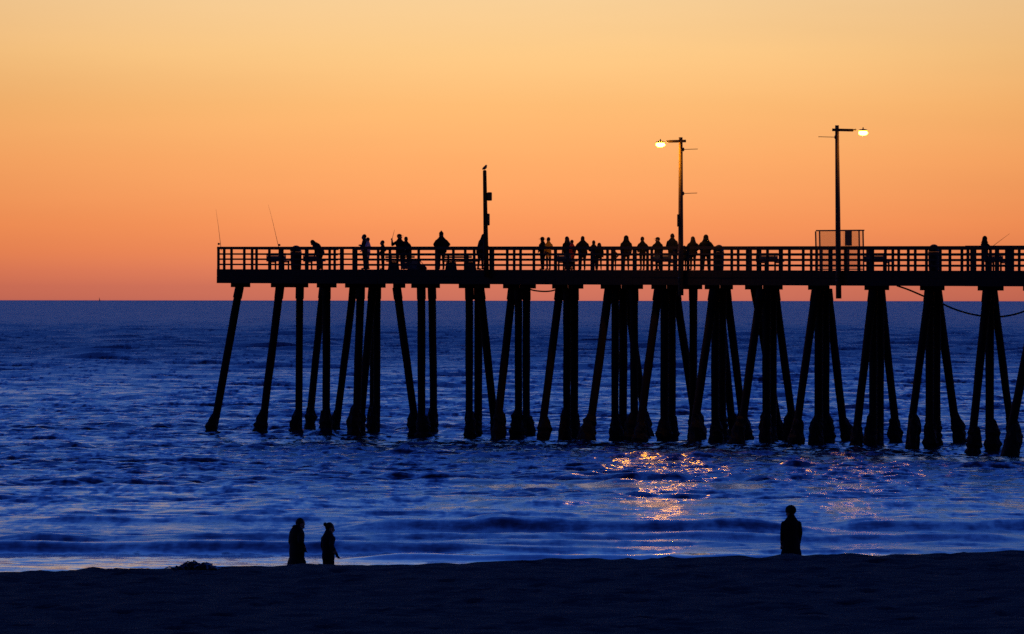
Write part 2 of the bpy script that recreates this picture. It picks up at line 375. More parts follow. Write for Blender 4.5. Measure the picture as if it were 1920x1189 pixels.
def pile(pxt, pxb, u):
    s = s_at(pxt, u); top = pt(s, u, zdeck(s)-CAP_B+.02)
    k = (pxb-960)/F
    if abs(pxt-pxb) < 4: du = (k*top.y-top.x)/(mv.x-k*mv.y)*.6
    else: du = (k*top.y-top.x)/(mv.x-k*mv.y)
    foot = Vector((top.x+mv.x*du, top.y+mv.y*du, 0)); d = foot-top; L = d.length
    dirv = d/L; r = random.uniform(.175, .195); mb = MB(); pts = []; rad = []
    for t, rr in ((0, 1.13), (.55/L, 1.13), (.56/L, 1.0), (.2, 1.0), (.35, .99), (.5, 1.01), (.65, .97), (.8, .98), (1.0, .95), (1.25, .9)):
        pts.append(top+d*t + Vector((random.uniform(-.008,.008), random.uniform(-.008,.008), 0))); rad.append(r*rr*random.uniform(.97, 1.03))
    mb.path(pts, rad, 14); o = P(mb, 'pile', 'pile', smooth=True)
    # mussels and weed grown round the foot
    hb = random.uniform(1.15, 1.55); cb = MB(); pts = []; rad = []; n = 13
    fat = random.uniform(.65, 1.15); hb *= random.uniform(.75, 1.1)
    off = Vector((random.uniform(-.16,.16), random.uniform(-.08,.08), 0))
    for i in range(n+1):
        h = hb*(1-i/n*1.55); f = min(1, (i/n)*3.2)**.7; lump = random.uniform(.88, 1.14)
        pts.append(foot - dirv*h + off*f); rad.append(r*(1.02 + f*fat*(.55+.45*i/n)*random.uniform(.75, 1.25))*lump if i else r*1.0)
    cb.path(pts, rad, 16)
    cb.v = [(x+random.uniform(-.04,.04), y+random.uniform(-.04,.04), z+random.uniform(-.04,.04)) for x, y, z in cb.v]
    P(cb, 'mussel_crust', 'crust', o, smooth=False)
for a in PILES: pile(*a)

# railings: top rail, three boards, posts
NEAR = [409.5,434,458,481,505,528,551,574,596,618,641,663,686,709,731,785,818,850,889,920,951,976,1001,1041,1064,1087,1111,1139,1167,1190,1214,1240,1266,1290,1315,1340,1372,1401,1421,1439,1464,1480,1506,1531,1557,1585,1610,1635,1660,1685,1703,1737,1763,1781,1803.5,1826,1850,1868,1887]
FAR = [964,1042,1148,1169,1222,1278,1330,1352,1384,1406,1425,1521,1540,1590,1628,1674,1716,1737,1763,1828,1894,1911,1937]
TH = 1.08
post_me = MB().box((0,0,TH/2-.06), .10, .09, TH-.02+.10).mesh('post'); post_me.materials.append(M['rail'])
post_thick = MB().box((0,0,TH/2-.06), .15, .13, TH-.02+.10).mesh('post'); post_thick.materials.append(M['rail'])
def railing(name, u, s0, s1, posts, label_posts=()):
    mb = MB().beam(pt(s0-.03, u, zdeck(s0)+TH-.065), pt(s1, u, zdeck(s1)+TH-.065), .17, .13)
    top = P(mb, name, 'rail')
    for zt in (.352, .60, .852): boards('rail', u-.075, s0, s1, TH-zt+.038, .078, .05, 3.44, top, 'rail', .004)
    for s in posts:
        o = link('post', post_thick if random.random() < .12 else post_me, None, top)
        p = pt(s, u, zdeck(s))-PO; o.location = p; o.rotation_euler = (0, 0, math.atan2(dv.y, dv.x))
    return top
railing('railing', .06, 0, S_STEP, [s_at(x, .06) for x in NEAR])
railing('railing', -2.94, S_STEP, S_END, [S_STEP+.06+.86*i for i in range(18)])
railing('railing', W-.06, 1.2, S_END, [max(1.25, s_at(x, W-.06)) for x in FAR] + [s for s in np.arange(1.3, s_at(960, W), 1.9)])
def cross_railing(s, u0, u1, n):
    z = zdeck(s); top = P(MB().beam(pt(s, u0, z+TH-.068), pt(s, u1, z+TH-.068), .15, .12), 'railing', 'rail')
    for zt in (.352, .60, .852): P(MB().beam(pt(s, u0, z+TH-zt), pt(s, u1, z+TH-zt), .05, .07), 'rail', 'rail', top)
    for i in range(n):
        o = link('post', post_me, None, top); o.location = pt(s, u0+.2+(u1-u0-.4)*i/max(1, n-1), z)-PO; o.rotation_euler = (0, 0, math.atan2(dv.y, dv.x))
cross_railing(.08, .15, W-.15, 5); cross_railing(S_STEP+.02, -2.85, -.03, 3)

# ------------------------------------------------------------------ hoses slung under the deck
def hose(name, pts, r, label):
    c = []
    for i in range(len(pts)-1):
        for k in range(6):
            p0 = pts[max(i-1,0)]; p1 = pts[i]; p2 = pts[i+1]; p3 = pts[min(i+2, len(pts)-1)]; t = k/6
            c.append(.5*((2*p1)+(p2-p0)*t+(2*p0-5*p1+4*p2-p3)*t*t+(3*p1-p0-3*p2+p3)*t**3))
    c.append(pts[-1]); b = Vector(c[0])
    o = MB().path(c, r, 7).build(name, M['rope'], None, b, smooth=True, world_parent=b); tag(o, label, 'hose'); return o
def under(px, py, u): s = s_at(px, u); D = pt(s, u, 0).y; return at(px, py, D)
hose('hose', [under(x, y, 3.0) for x, y in ((1682,536),(1705,544),(1740,559),(1763,568),(1790,580),(1825,590),(1860,594),(1890,592),(1922,583),(1960,562),(1985,541))], .04, 'long black hose hanging in a deep curve under the right end of the pier')
hose('hose', [under(x, y, 1.5) for x, y in ((990,541),(1000,544.5),(1018,546.5),(1034,545.5),(1048,541))], .035, 'short dark hose sagging between two pile clusters under the pier')

# ------------------------------------------------------------------ lamps and poles
def emission(name, col, st):
    m = bpy.data.materials.new(name); m.use_nodes = True; t = m.node_tree; t.nodes.clear()
    e = N(t, 'ShaderNodeEmission'); e.inputs[0].default_value = (*col, 1); e.inputs[1].default_value = st
    o = N(t, 'ShaderNodeOutputMaterial'); t.links.new(e.outputs[0], o.inputs[0]); return m
def lamp(px_top, px_bot, y_top, y_bot, u, arm_y, arm_out, lampx, lampy, rods, box, strength, label):
    s = s_at(px_bot, u); base = pt(s, u, 0); D = base.y; sc = D/F; sg = 1 if lampx > px_top else -1
    b = at(px_bot, y_bot, D); t = at(px_top, y_top, D); root = empty('street_lamp', b); tag(root, label, 'street lamp', 'lit lamps on the pier')
    B = lambda mb, n, m, par=root, sm=False: mb.build(n, m, par, world_parent=b, smooth=sm)
    B(MB().path([b.lerp(t, k) for k in (0, .3, .6, 1)], [.125, .118, .105, .085], 12), 'pole', M['pole'], sm=True)
    for zz in (.9, .5): 
        q = at(px_bot, y_bot, D)+Vector((0,0,zz+.3)); B(MB().lathe(q, [(.135,-.03),(.14,0),(.135,.03)], 14), 'strap', M['metal'])
    ya = lambda px, py, dd=0: at(px, py, D-.0-dd)
    a0 = ya(px_top - sg*arm_out, arm_y, .13); a1 = ya(px_top + sg*abs(lampx-px_top)*.62, arm_y+.8, .13)
    B(MB().beam(a0, a1, .10, .12), 'cross_arm', M['pole'])
    hx = sg*.24; lp = ya(lampx, lampy, .13)
    neck = lp + Vector((-hx*1.25, 0, .09))
    B(MB().path([a1+Vector((-sg*.1,0,.0)), a1+Vector((sg*.1,0,.02)), neck.lerp(a1, .4)+Vector((0,0,.04)), neck], .032, 8), 'bracket', M['metal'], sm=True)
    hd = MB().ell(lp+Vector((0,0,.085)), .20, .14, .055, 16, 8); h = B(hd, 'lamp_head', M['metal'], sm=True)
    B(MB().path([lp+Vector((0,0,.13)), lp+Vector((0,0,.22))], [.03, .022], 8), 'photocell', M['metal'], h)
    B(MB().ell(lp+Vector((0,0,-.03)), .20, .15, .108, 16, 10), 'lens', emission('sodium_lamp', (1.0, .38, 1.4/strength), strength), h, True)
    for (ry, rx0, rx1) in rods:
        p0 = ya(rx0, ry+.8, 0); p1 = ya(rx1, ry, 0)
        r_ = B(MB().path([p0, p1], .014, 6), 'banner_rod', M['metal']); B(MB().ell(p0, .05, .06, .09, 8, 6), 'rod_clamp', M['metal'], r_)
    if box:
        x0, x1, y0, y1 = box; c = at((x0+x1)/2, (y0+y1)/2, D-.02); B(MB().box(c, (x1-x0)*sc, .22, (y1-y0)*sc), 'switch_box', M['metal'])
lamp(1276, 1276.5, 257.5, 554, -.22, 264.5, 10, 1238, 270, [(279.5, 1281, 1308), (362, 1281, 1307)], (1269.5, 1274, 402, 425), 500, 'lit street lamp over the crowd with its arm to the left')
lamp(1569, 1572.5, 235, 560, -.22, 243.5, 9, 1618, 248, [(256.5, 1566, 1534)], None, 120, 'lit street lamp in front of the screen with its arm to the right')

u = -.22; D = pt(s_at(912, u), u, 0).y; sc = D/F
b = at(912, 520, D); t = at(908.5, 320.5, D)
root = empty('pole', b); tag(root, 'bare leaning pole without a lamp and with a bird on top', 'pole')
MB().path([b.lerp(t, k) for k in (0,.3,.6,1)], [.125,.112,.10,.085], 12).build('shaft', M['pile'], root, world_parent=b, smooth=True)
for n_, x0, x1, y0, y1 in (('speaker_box', 913, 922.3, 360.5, 376.5), ('switch_box', 912, 918.2, 400.5, 423)):
    c = at((x0+x1)/2, (y0+y1)/2, D); mb = MB().box(c, (x1-x0)*sc, .26, (y1-y0)*sc)
    o = mb.build(n_, M['metal'], root, world_parent=b); bv = o.modifiers.new('bevel', 'BEVEL'); bv.width = .04; bv.segments = 2
MB().lathe(t, [(.088,0),(.06,.03),(.02,.04)], 12).build('pole_cap', M['metal'], root, world_parent=b)
# the bird: body, head with bill, tail and two legs
bt = t + Vector((0,0,.04)); mb = MB()
mb.path([bt+Vector(p) for p in ((-.115,0,.03),(-.07,0,.055),(-.02,0,.085),(.03,0,.125),(.052,0,.165),(.06,0,.195),(.066,0,.222),(.062,0,.245))], [.014,.045,.070,.076,.060,.046,.044,.018], 10)
mb.path([bt+Vector(p) for p in ((.075,0,.222),(.13,0,.212))], [.013,.003], 6)
bird = mb.build('bird', M['feather'], None, bt, smooth=True, world_parent=bt); tag(bird, 'small dark bird perched on top of the bare pole', 'bird')
for sy in (-.018, .018):
    MB().path([bt+Vector((.01,sy,.075)), bt+Vector((.0,sy,.04)), bt+Vector((.01,sy,0)), bt+Vector((.035,sy,.002))], .005, 6).build('leg', M['feather'], bird, world_parent=bt)
for sy in (-1, 1):
    MB().ell(bt+Vector((-.025,sy*.043,.09)), .075, .014, .032, 10, 6).build('wing', M['feather'], bird, world_parent=bt)

# ------------------------------------------------------------------ furniture on the deck
ANG = math.atan2(dv.y, dv.x)
def local_root(name, px, u, label, cat, group=None, rot=0):
    p, s = on_deck(px, u); o = empty(name, p); o.rotation_euler = (0, 0, ANG+rot); tag(o, label, cat, group); return o, p.y/F
def bench(px0, px1, u, label, solid, rot=0):
    r, sc = local_root('bench', (px0+px1)/2, u, label, 'bench', 'benches along the pier', rot)
    L = (px1-px0)*sc/abs(math.cos(ANG+rot)); m = M['bench'] if solid else M['wood']
    if solid:
        for z in (.42, .555, .69): MB().beam((-L/2, -.20, z+.02), (L/2, -.20, z+.02), .04, .128).build('back_board', m, r)
    else:
        for z in (.60, .70): MB().beam((-L/2, -.20, z), (L/2, -.20, z), .04, .085).build('back_board', m, r)
    for y in (-.10, .04, .18): MB().beam((-L/2, y, .40), (L/2, y, .40), .125, .05).build('seat_board', m, r)
    for x in (-L*.34, L*.34):
        if solid:
            mb = MB().beam((x, -.14, 0), (x, -.14, .375), .06, .06).beam((x, .18, 0), (x, .18, .375), .06, .06).beam((x, -.16, .345), (x, .22, .345), .05, .055).beam((x,-.165,.36),(x,-.165,.72),.05,.03)
        else:
            mb = MB().loft([[(x+a*w, c*.2+.03, z) for a, c in ((-1,-1),(1,-1),(1,1),(-1,1))] for z, w in ((0,.20),(.12,.17),(.37,.13))]).beam((x,-.155,.35),(x,-.155,.72),.10,.05)
        mb.build('leg', M['wood'], r)
bench(505, 542, .75, 'slatted bench left of the domed bin at the pier end', True)
bench(574, 604, 1.2, 'short bench just right of the domed bin near the bending person', True)
bench(728, 783, 4.0, 'long bench behind the person raising an arm', False)
bench(836, 890, 4.2, 'empty bench on two wide supports left of the bare pole', False)
bench(1047, 1076, .5, 'blue-grey bench in front of the person in red', True)
bench(1231, 1263, .5, 'blue-grey bench just left of the first lit lamp', True)
bench(1424, 1463, .5, 'blue-grey bench standing alone left of the screen', True)
bench(1626, 1667, .5, 'blue-grey bench just right of the screen', True)
bench(1853, 1885, .5, 'blue-grey bench beside the lone person at the right', True)
def bin_(px, u, label, wpx, h):
    r, sc = local_root('trash_bin', px, u, label, 'trash bin', 'domed bins along the pier'); w = wpx*sc/2
    MB().lathe((0,0,0), [(w*.86,0),(w*.92,.05),(w*.98,.4),(w,.75),(w*1.03,.78),(w*1.03,.83)], 20).build('body', M['bin'], r, smooth=False)
    lid = MB().lathe((0,0,0), [(w*1.0,.835),(w*.98,.86),(w*.86,h-.14),(w*.62,h-.05),(w*.3,h-.008),(.02,h)], 20).build('lid', M['bin'], r, smooth=True)
    MB().beam((-.14,-w*.9,h-.20), (.14,-w*.9,h-.20), .05, .12).build('flap', M['metal'], lid)
bin_(555, .6, 'domed trash bin near the seaward end of the pier', 21, 1.14)
bin_(1348, .55, 'domed trash bin right of the hooded person', 19, 1.15)
bin_(1751, .55, 'domed trash bin between two benches at the right', 21, 1.16)
# cooler and bag by the long bench
r, sc = local_root('cooler', 767, 1.0, 'dark cooler box on the deck behind the fishing people', 'cooler')
MB().beam((-.38,0,.17), (.38,0,.17), .36, .30).build('body', M['cooler'], r); MB().beam((-.40,0,.36), (.40,0,.36), .38, .07).build('lid', M['cooler'], r)
MB().path([(-.40,0,.28),(-.44,0,.34),(-.44,0,.2)], .015, 6).build('handle', M['metal'], r)
r, sc = local_root('bag', 791, 1.0, 'slumped dark bag lying beside the cooler on the deck', 'bag')
MB().loft([[(-.26+x*1.0, .17*math.cos(a)*w, .0+max(0, h*.5*(1+math.sin(a)))) for a in np.linspace(0, 6.283, 12, endpoint=False)] for x, w, h in ((0,.6,.22),(.1,1,.30),(.26,1,.26),(.42,.95,.17),(.52,.5,.06))]).build('body', M['black'], r, smooth=True)
MB().path([(-.15,0,.29),(-.05,.02,.36),(.08,0,.26)], .014, 6).build('strap', M['black'], r)

# glass wind screen with a dark notice
def glass_mat():
    m = bpy.data.materials.new('hazy_glass'); m.use_nodes = True; t = m.node_tree; t.nodes.clear()
    a = N(t, 'ShaderNodeBsdfTransparent'); a.inputs[0].default_value = (.945,.925,.91,1); d = N(t, 'ShaderNodeBsdfPrincipled'); d.inputs['Base Color'].default_value = (.25,.25,.27,1); d.inputs['Roughness'].default_value = .25
    x = N(t, 'ShaderNodeMixShader'); x.inputs[0].default_value = .075; o = N(t, 'ShaderNodeOutputMaterial')
    t.links.new(a.outputs[0], x.inputs[1]); t.links.new(d.outputs[0], x.inputs[2]); t.links.new(x.outputs[0], o.inputs[0]); return m
GL = glass_mat()
r, sc = local_root('wind_screen', 1575, 3.0, 'tall framed glass screen with a dark notice behind the right lamp', 'wind screen')
Ls = 78*sc/abs(dv.x); hs = 1.80
for y in (-.13, .13):
    for x0, x1 in ((-Ls/2, 0), (0, Ls/2)): MB().beam((x0+.03, y, hs/2+.04), (x1-.03, y, hs/2+.04), .012, hs-.12).build('pane', GL, r)
    MB().beam((-Ls/2-.02, y, hs), (Ls/2+.02, y, hs), .045, .06).build('top_rail', M['metal'], r); MB().beam((-Ls/2, y, .06), (Ls/2, y, .06), .045, .05).build('bottom_rail', M['metal'], r)
    for x in (-Ls/2, Ls/2): MB().beam((x, y, 0), (x*1.0 - .05, y, hs-.03), .05, .05, (0,1,0)).build('frame_post', M['metal'], r)
for x in (-Ls/2-.02, Ls/2+.02): MB().beam((x-.02, -.10, hs+.001), (x-.02, .10, hs+.001), .05, .055).build('end_rail', M['metal'], r)
MB().beam((Ls/2-.86, -.17, hs-.36), (Ls/2-.46, -.17, hs-.36), .03, .66).build('notice_board', M['sign'], r)

# fishing rods leaning on the rail
def rod(px0, py0, px1, py1, u, label, reel=(0, 0)):
    s = s_at(px0, u); D = pt(s, u, 0).y; a = at(px0, py0, D); b = at(px1, py1, D)
    c = a.lerp(b, -.16); root = empty('fishing_rod', c); tag(root, label, 'fishing rod', 'fishing rods leaning on the rail')
    mid = a.lerp(b, .55)+Vector((.012,0,0)); q = b
    MB().path([c, a, mid, q], [.013,.012,.007,.003], 7).build('blank', M['metal'], root, world_parent=c, smooth=True)
    rc = at(px0+reel[0], py0+reel[1], D); rl = MB().path([rc+Vector((0,-.05,0)), rc+Vector((0,.05,0))], .055, 10).build('reel', M['metal'], root, world_parent=c)
    MB().path([rc, a.lerp(b, .03)], .015, 6).build('reel_foot', M['metal'], rl, world_parent=c)
rod(413.5, 459, 404.5, 392, .1, 'thin fishing rod leaning at the very end of the pier', (-3.5, -1.5))
rod(521.5, 460, 503, 384, .1, 'thin fishing rod standing above the bench near the pier end', (2.2, -.5))

# kelp heap on the crest of the beach
kx = (367-960)/F*158.8; kz = float(sand_z(kx, 158.8)); root = empty('kelp_heap', (kx, 158.8, kz)); tag(root, 'low dark heap of kelp lying on the crest of the sand', 'kelp heap')
for i, (cx, w, h) in enumerate(((-.33,.16,.05),(-.20,.16,.10),(-.05,.2,.15),(.08,.16,.12),(.22,.17,.14),(.36,.15,.07))):
    mb = MB().ell((cx, random.uniform(-.08,.08), h*.25), w, .22, h*.8, 14, 9); mb.v = [(x+random.uniform(-.02,.02), y+random.uniform(-.02,.02), z+random.uniform(-.018,.018)) for x, y, z in mb.v]
    mb.build('clump', M['kelp'], root)
for i in range(26):
    x = random.uniform(-.45,.45); y = random.uniform(-.3,.15); a = random.uniform(0, 6.28); L = random.uniform(.15,.45); h = .14*math.exp(-(x/.3)**2)
    MB().path([(x,y,h*.8+.02),(x+L*.4*math.cos(a),y+L*.4*math.sin(a),h+random.uniform(0,.05)),(x+L*math.cos(a),y+L*math.sin(a),.02)], [.012,.014,.006], 5).build('frond', M['kelp'], root)

# sail on the horizon
D = 40000; b = at(186, 566.0, D); b.z = 0; root = empty('sailing_boat', b); tag(root, 'tiny far off boat mast standing on the horizon at the left', 'boat')
MB().loft([[(x*f, y*f, z) for x, y in ((-9,0),(-7,-1.6),(4,-1.6),(9,0),(4,1.6),(-7,1.6))] for z, f in ((-.5,.8),(1.5,1.0))]).build('hull', M['hull'], root)
MB().path([(0,0,1.5),(0,0,20)], [.5,.35], 6).build('mast', M['hull'], root)
MB().loft([[(.6,-.1,3),(5,-.1,3),(.7,-.1,18)],[(.6,.1,3),(5,.1,3),(.7,.1,18)]]).build('sail', M['hull'], root)

# ------------------------------------------------------------------ people
TODO = []
def hand(mb, w, d, side):
    """palm, four bent fingers, thumb from the side of the palm"""
    d = Vector(d).normalized(); a = d.cross(Vector((0,1,.2))).normalized(); n = a.cross(d).normalized()
    mb.cap(w, .026, w+d*.075, .034, 8)
    for i, L in enumerate((.062,.075,.07,.055)):
        k = w+d*.085+a*((i-1.5)*.021); m = k+d*L*.5+n*.008; e = m+d*L*.42+n*.022
        mb.path([k-d*.02, k, m, e], [.010,.0105,.010,.008], 6)
    k = w+d*.035+a*(.034*side); mb.path([k-d*.01, k, k+a*(.028*side)+d*.03, k+a*(.03*side)+d*.058+n*.012], [.012,.013,.012,.009], 6)
ARMS = {'close': ((.205,-.01,1.15),(.195,.06,.91)), 'down': ((.235,-.02,1.165),(.25,.05,.915)), 'pocket': ((.30,-.07,1.18),(.215,.10,1.00)), 'rail': ((.27,.16,1.17),(.15,.40,1.10)),
        'fold': ((.27,.03,1.16),(.02,.21,1.20)), 'camera': ((.25,.20,1.27),(.07,.24,1.56)), 'raise': ((.34,.02,1.22),(.36,.10,1.44)),
        'hips': ((.39,-.08,1.19),(.20,.02,1.02)), 'wide': ((.34,.05,1.20),(.34,.26,1.04)), 'swing': ((.27,-.12,1.17),(.36,-.02,.95))}
def person(px, py_top, label, u=1.5, D=None, ground=None, yaw=40, arms=('down','down'), build=1.0, lean=0, head='hair', top='black', legs='denim', stride=.06,
           coat=0.0, skirt=0, kid=False, headyaw=0, nod=0, voxel=.017, group='people on the pier', hadd=0.0):
    if D is None: p, s = on_deck(px, u); 
    else:
        x = (px-960)/F*D; p = Vector((x, D, ground if ground is not None else float(sand_z(x, D))))
    zt = at(px, py_top, p.y).z
    h = (zt - p.z) - hadd
    if lean: h = h/(.52+.48*math.cos(R(lean)))
    k = h/1.775; hs = 1.32 if kid else 1.20
    parts = []                                                # (MB, material key)
    def new(key): m = MB(); parts.append((m, key)); return m
    hipz = .93; ca, sa = math.cos(R(lean)), math.sin(R(lean))
    def up(v):
        x, y, z = v; dz = z-hipz
        return Vector((x, y*ca + dz*sa, hipz + dz*ca - y*sa))
    # legs and shoes
    lg = new(legs); sh = new('black')
    for sd in (-1, 1):
        fy = stride*sd; hip = Vector((.095*sd, 0, .90)); kn = Vector((.105*sd, fy*.5+.02, .49)); an = Vector((.105*sd+.015*sd, fy, .085))
        lg.cap(hip, .095*build, kn, .066, 10); lg.cap(kn, .066, an, .048, 10)
        sh.path([(an.x, an.y-.07, .045), (an.x, an.y-.02, .055), (an.x, an.y+.08, .045), (an.x+.015*sd, an.y+.155, .035), (an.x+.015*sd, an.y+.185, .03)], [.03,.045,.042,.038,.018], 8)
    # trunk
    tr = new(top); bw = build*1.05; rings = []
    prof = ([(skirt, .205+.04*coat, .165), (.70, .195+.04*coat, .15)] if skirt else []) + [(.80, .150+.05*coat, .115+.03*coat), (.90, .178+.03*coat, .125), (1.00, .170+.015*coat, .120), (1.10, .160+.015*coat, .115), (1.22, .175, .122), (1.32, .190, .126), (1.385, .182, .118), (1.44, .150, .104), (1.49, .112, .088), (1.54, .080, .074), (1.57, .062, .060)]
    for z, rx, ry in prof:
        rings.append([up((rx*bw*math.cos(a)*(1 if abs(math.cos(a)) < .99 else .99), ry*bw*math.sin(a), z)) if z > .86 else Vector((rx*bw*math.cos(a), ry*bw*math.sin(a), z)) for a in np.linspace(0, 2*math.pi, 16, endpoint=False)])
    tr.loft(rings)
    # arms
    hd = new('skin')
    for sd, ar in ((-1, arms[0]), (1, arms[1])):
        el, wr = ARMS[ar]; shd = up((.170*sd*(.25+.75*bw), 0, 1.345-.05*(bw-1))); e = up((el[0]*sd*(.55+.45*bw), el[1], el[2])); w = up((wr[0]*sd, wr[1], wr[2]))
        if lean > 25: e = Vector((.22*sd, shd.y-.02, shd.z-.26)); w = Vector((.2*sd, shd.y+.06, shd.z-.48))
        tr.cap(shd, .076*(.5+.5*bw), e, .062*(.6+.4*bw), 10); tr.cap(e, .062*(.6+.4*bw), w, .044, 10); hand(hd, w, (w-e), -sd)
    # neck and head
    nb = up((0, .005, 1.47)); hc = up((0, .03, 1.615))
    if nod: hc = hc + Vector((0, .05*nod/20, -.035*nod/20))
    hc = nb + (hc-nb)*(.92 if kid else 1); hd.cap(nb, .066, nb.lerp(hc, .6), .060, 10)
    q = Matrix.Rotation(R(headyaw), 3, 'Z') @ Matrix.Rotation(-R(nod+lean*.8), 3, 'X')
    def hp(v): return hc + q @ (Vector(v)*hs)
    sk = MB().ell((0,0,.02), .077, .093, .105, 14, 10); sk.ell((0,.030,-.055), .055, .060, .062, 12, 8)
    sk.path([(0,.088,.02),(0,.108,-.015),(0,.112,-.03),(0,.085,-.04)], [.008,.014,.016,.008], 6)            # nose
    sk.path([(-.026,.083,-.062),(0,.092,-.060),(.026,.083,-.062)], [.006,.010,.006], 6)                      # lips
    for sd in (-1, 1):
        sk.ell((.078*sd, -.005, -.005), .014, .026, .036, 8, 6)                                             # ears
        sk.path([(.012*sd,.088,.030),(.035*sd,.086,.034),(.058*sd,.068,.028)], [.006,.009,.006], 6)          # brows
    hd.add([hp(v) for v in sk.v], sk.f)
    TODO.append(dict(parts=parts, k=k, loc=p, yaw=yaw, label=label, group=group, head=head, hp=hp, voxel=voxel/k, kid=kid))
def headwear(kind, hp):
    """pieces on the head: list of (name, MB, material)"""
    o = []
    def shell(name, m, c, rx, ry, rz, extra=None):
        mb = MB().ell(c, rx, ry, rz, 16, 10)
        mb.v = [(x, y, z) for x, y, z in mb.v]
        if extra: extra(mb)
        mb.v = [tuple(hp(v)) for v in mb.v]; o.append((name, mb, m))
    if kind in ('hair', 'cap', 'brim'): shell('hair', 'hair', (0,-.017,.036), .084, .090, .096)
    if kind == 'long': shell('hair', 'hair', (0,-.02,.03), .09, .093, .10, lambda m: m.loft([[(rx*math.cos(a), -.045+ry*math.sin(a), z) for a in np.linspace(0, 6.283, 14, endpoint=False)] for z, rx, ry in ((.06,.088,.06),(-.05,.112,.066),(-.15,.142,.07),(-.25,.16,.065),(-.31,.12,.04))]))
    if kind == 'bun': shell('hair', 'hair', (0,-.017,.036), .086, .094, .099, lambda m: m.ell((0,-.115,.075), .042, .042, .045, 10, 8))
    if kind == 'hood': shell('hood', 'black', (0,-.022,.015), .108, .108, .128, lambda m: m.loft([[(rx*math.cos(a), -.04+ry*math.sin(a), z) for a in np.linspace(0, 6.283, 14, endpoint=False)] for z, rx, ry in ((.03,.10,.085),(-.08,.122,.10),(-.16,.175,.10))]))
    if kind == 'beanie': shell('beanie', 'black', (0,-.005,.055), .089, .102, .10, lambda m: m.ell((0,-.01,.155), .03, .03, .03, 8, 6))
    if kind == 'cap': shell('cap', 'navy', (0,-.003,.062), .088, .102, .072, lambda m: m.loft([[(rx*math.cos(a), .08+ry*max(0, math.sin(a)), z) for a in np.linspace(0, 6.283, 14, endpoint=False)] for z, rx, ry in ((.038,.075,.10),(.052,.072,.095))]))
    if kind == 'brim': shell('hat', 'black', (0,-.003,.07), .09, .10, .075, lambda m: m.lathe((0,0,.045), [(.09,0),(.165,-.012),(.17,-.004),(.09,.014)], 18))
    if kind == 'flat': shell('cap', 'black', (0,-.003,.055), .094, .108, .07, lambda m: m.lathe((0,-.005,.05), [(.09,0),(.099,.03),(.096,.055),(.055,.068)], 14))
    if kind == 'knit': shell('knitted_cap', 'black', (0,-.008,.045), .098, .110, .098, lambda m: m.lathe((0,-.008,.0), [(.094,0),(.103,.012),(.102,.04),(.094,.05)], 16))
    if kind == 'bald': shell('hair', 'hair', (0,-.03,.025), .083, .078, .088)
    return o
# the pier, left to right
person(601, 450, 'person bending forward over the rail near the domed bin', .9, yaw=75, lean=36, arms=('down','down'), head='hood', top='black', legs='navy', build=1.65, nod=10, coat=.6)
person(683.5, 439, 'taller person in dark clothes beside a companion in a pale jacket', 1.6, yaw=70, arms=('fold','fold'), head='hair', top='navy', legs='black')
person(690, 445, 'person in a pale pinkish jacket standing close behind a taller one', 1.0, yaw=75, arms=('wide','pocket'), head='hair', top='pink', legs='navy', build=.98, coat=.8)
person(717.5, 450.5, 'shorter person standing alone left of the raised arm', 1.2, yaw=70, arms=('pocket','pocket'), head='hair', top='black', legs='black', kid=True, build=.95)
person(749, 438.5, 'person in a cap raising a bent arm with a thin stick', 1.4, yaw=10, arms=('raise','down'), head='cap', headyaw=-95, top='black', legs='black', build=1.05)
person(761, 443.5, 'person in a dark coat just right of the one raising an arm', 2.2, yaw=-20, arms=('down','pocket'), head='hair', top='navy', legs='black', coat=1)
person(827.5, 431.5, 'tall person in a bobble hat standing alone with hands in pockets', 1.2, yaw=15, arms=('pocket','pocket'), head='beanie', top='black', legs='black', coat=.6, build=1.3, hadd=.08)
person(900.5, 438.5, 'hunched person standing against the bare pole', .8, yaw=-60, arms=('fold','rail'), lean=16, head='hood', top='black', legs='navy', coat=.6, build=1.3)
person(1017.5, 444.5, 'person in a peaked hat beside the one in yellow', 1.4, yaw=45, arms=('pocket','down'), head='brim', top='black', legs='black', build=1.05)
person(1028.5, 444.5, 'person in a yellow jacket leaning beside a hatted companion', 1.0, yaw=30, arms=('down','fold'), head='hair', top='yellow', legs='denim', build=.92)
person(1063, 443, 'taller person in black standing left of the one in red', 2.0, yaw=30, arms=('down','pocket'), head='long', top='black', legs='black')
person(1072.5, 449.5, 'shorter person in a red jacket behind the blue-grey bench', 1.2, yaw=40, arms=('pocket','down'), head='hair', top='red', legs='black')
person(1092.5, 442.5, 'broad person in black standing right of the one in red', 1.4, yaw=10, arms=('pocket','rail'), head='hair', top='black', legs='black', build=1.4, stride=.08)
person(1113, 450.5, 'person standing with legs apart beside a small child', 1.6, yaw=-10, arms=('rail','down'), head='hair', top='black', legs='navy', stride=.14, build=1.05)
person(1123.5, 455, 'child standing close right of an adult with legs apart', 1.2, yaw=0, arms=('down','down'), head='long', top='black', legs='black', kid=True)
person(1152, 465, 'small child half hidden behind the rail left of a hooded person', 1.0, yaw=20, arms=('down','pocket'), head='hair', top='navy', legs='denim', kid=True)
person(1174, 441.5, 'hooded person standing alone with square shoulders', 1.4, yaw=5, arms=('down','down'), head='hood', top='black', legs='denim', build=1.22)
person(1204.5, 443.5, 'slim person in the middle of the row left of the lit lamp', 1.4, yaw=20, arms=('pocket','pocket'), head='hair', top='black', legs='black', build=1.0, stride=.1)
person(1233.5, 444.5, 'person with one elbow out behind the bench by the lamp', 1.6, yaw=25, arms=('rail','down'), head='cap', headyaw=60, top='black', legs='black', build=1.15)
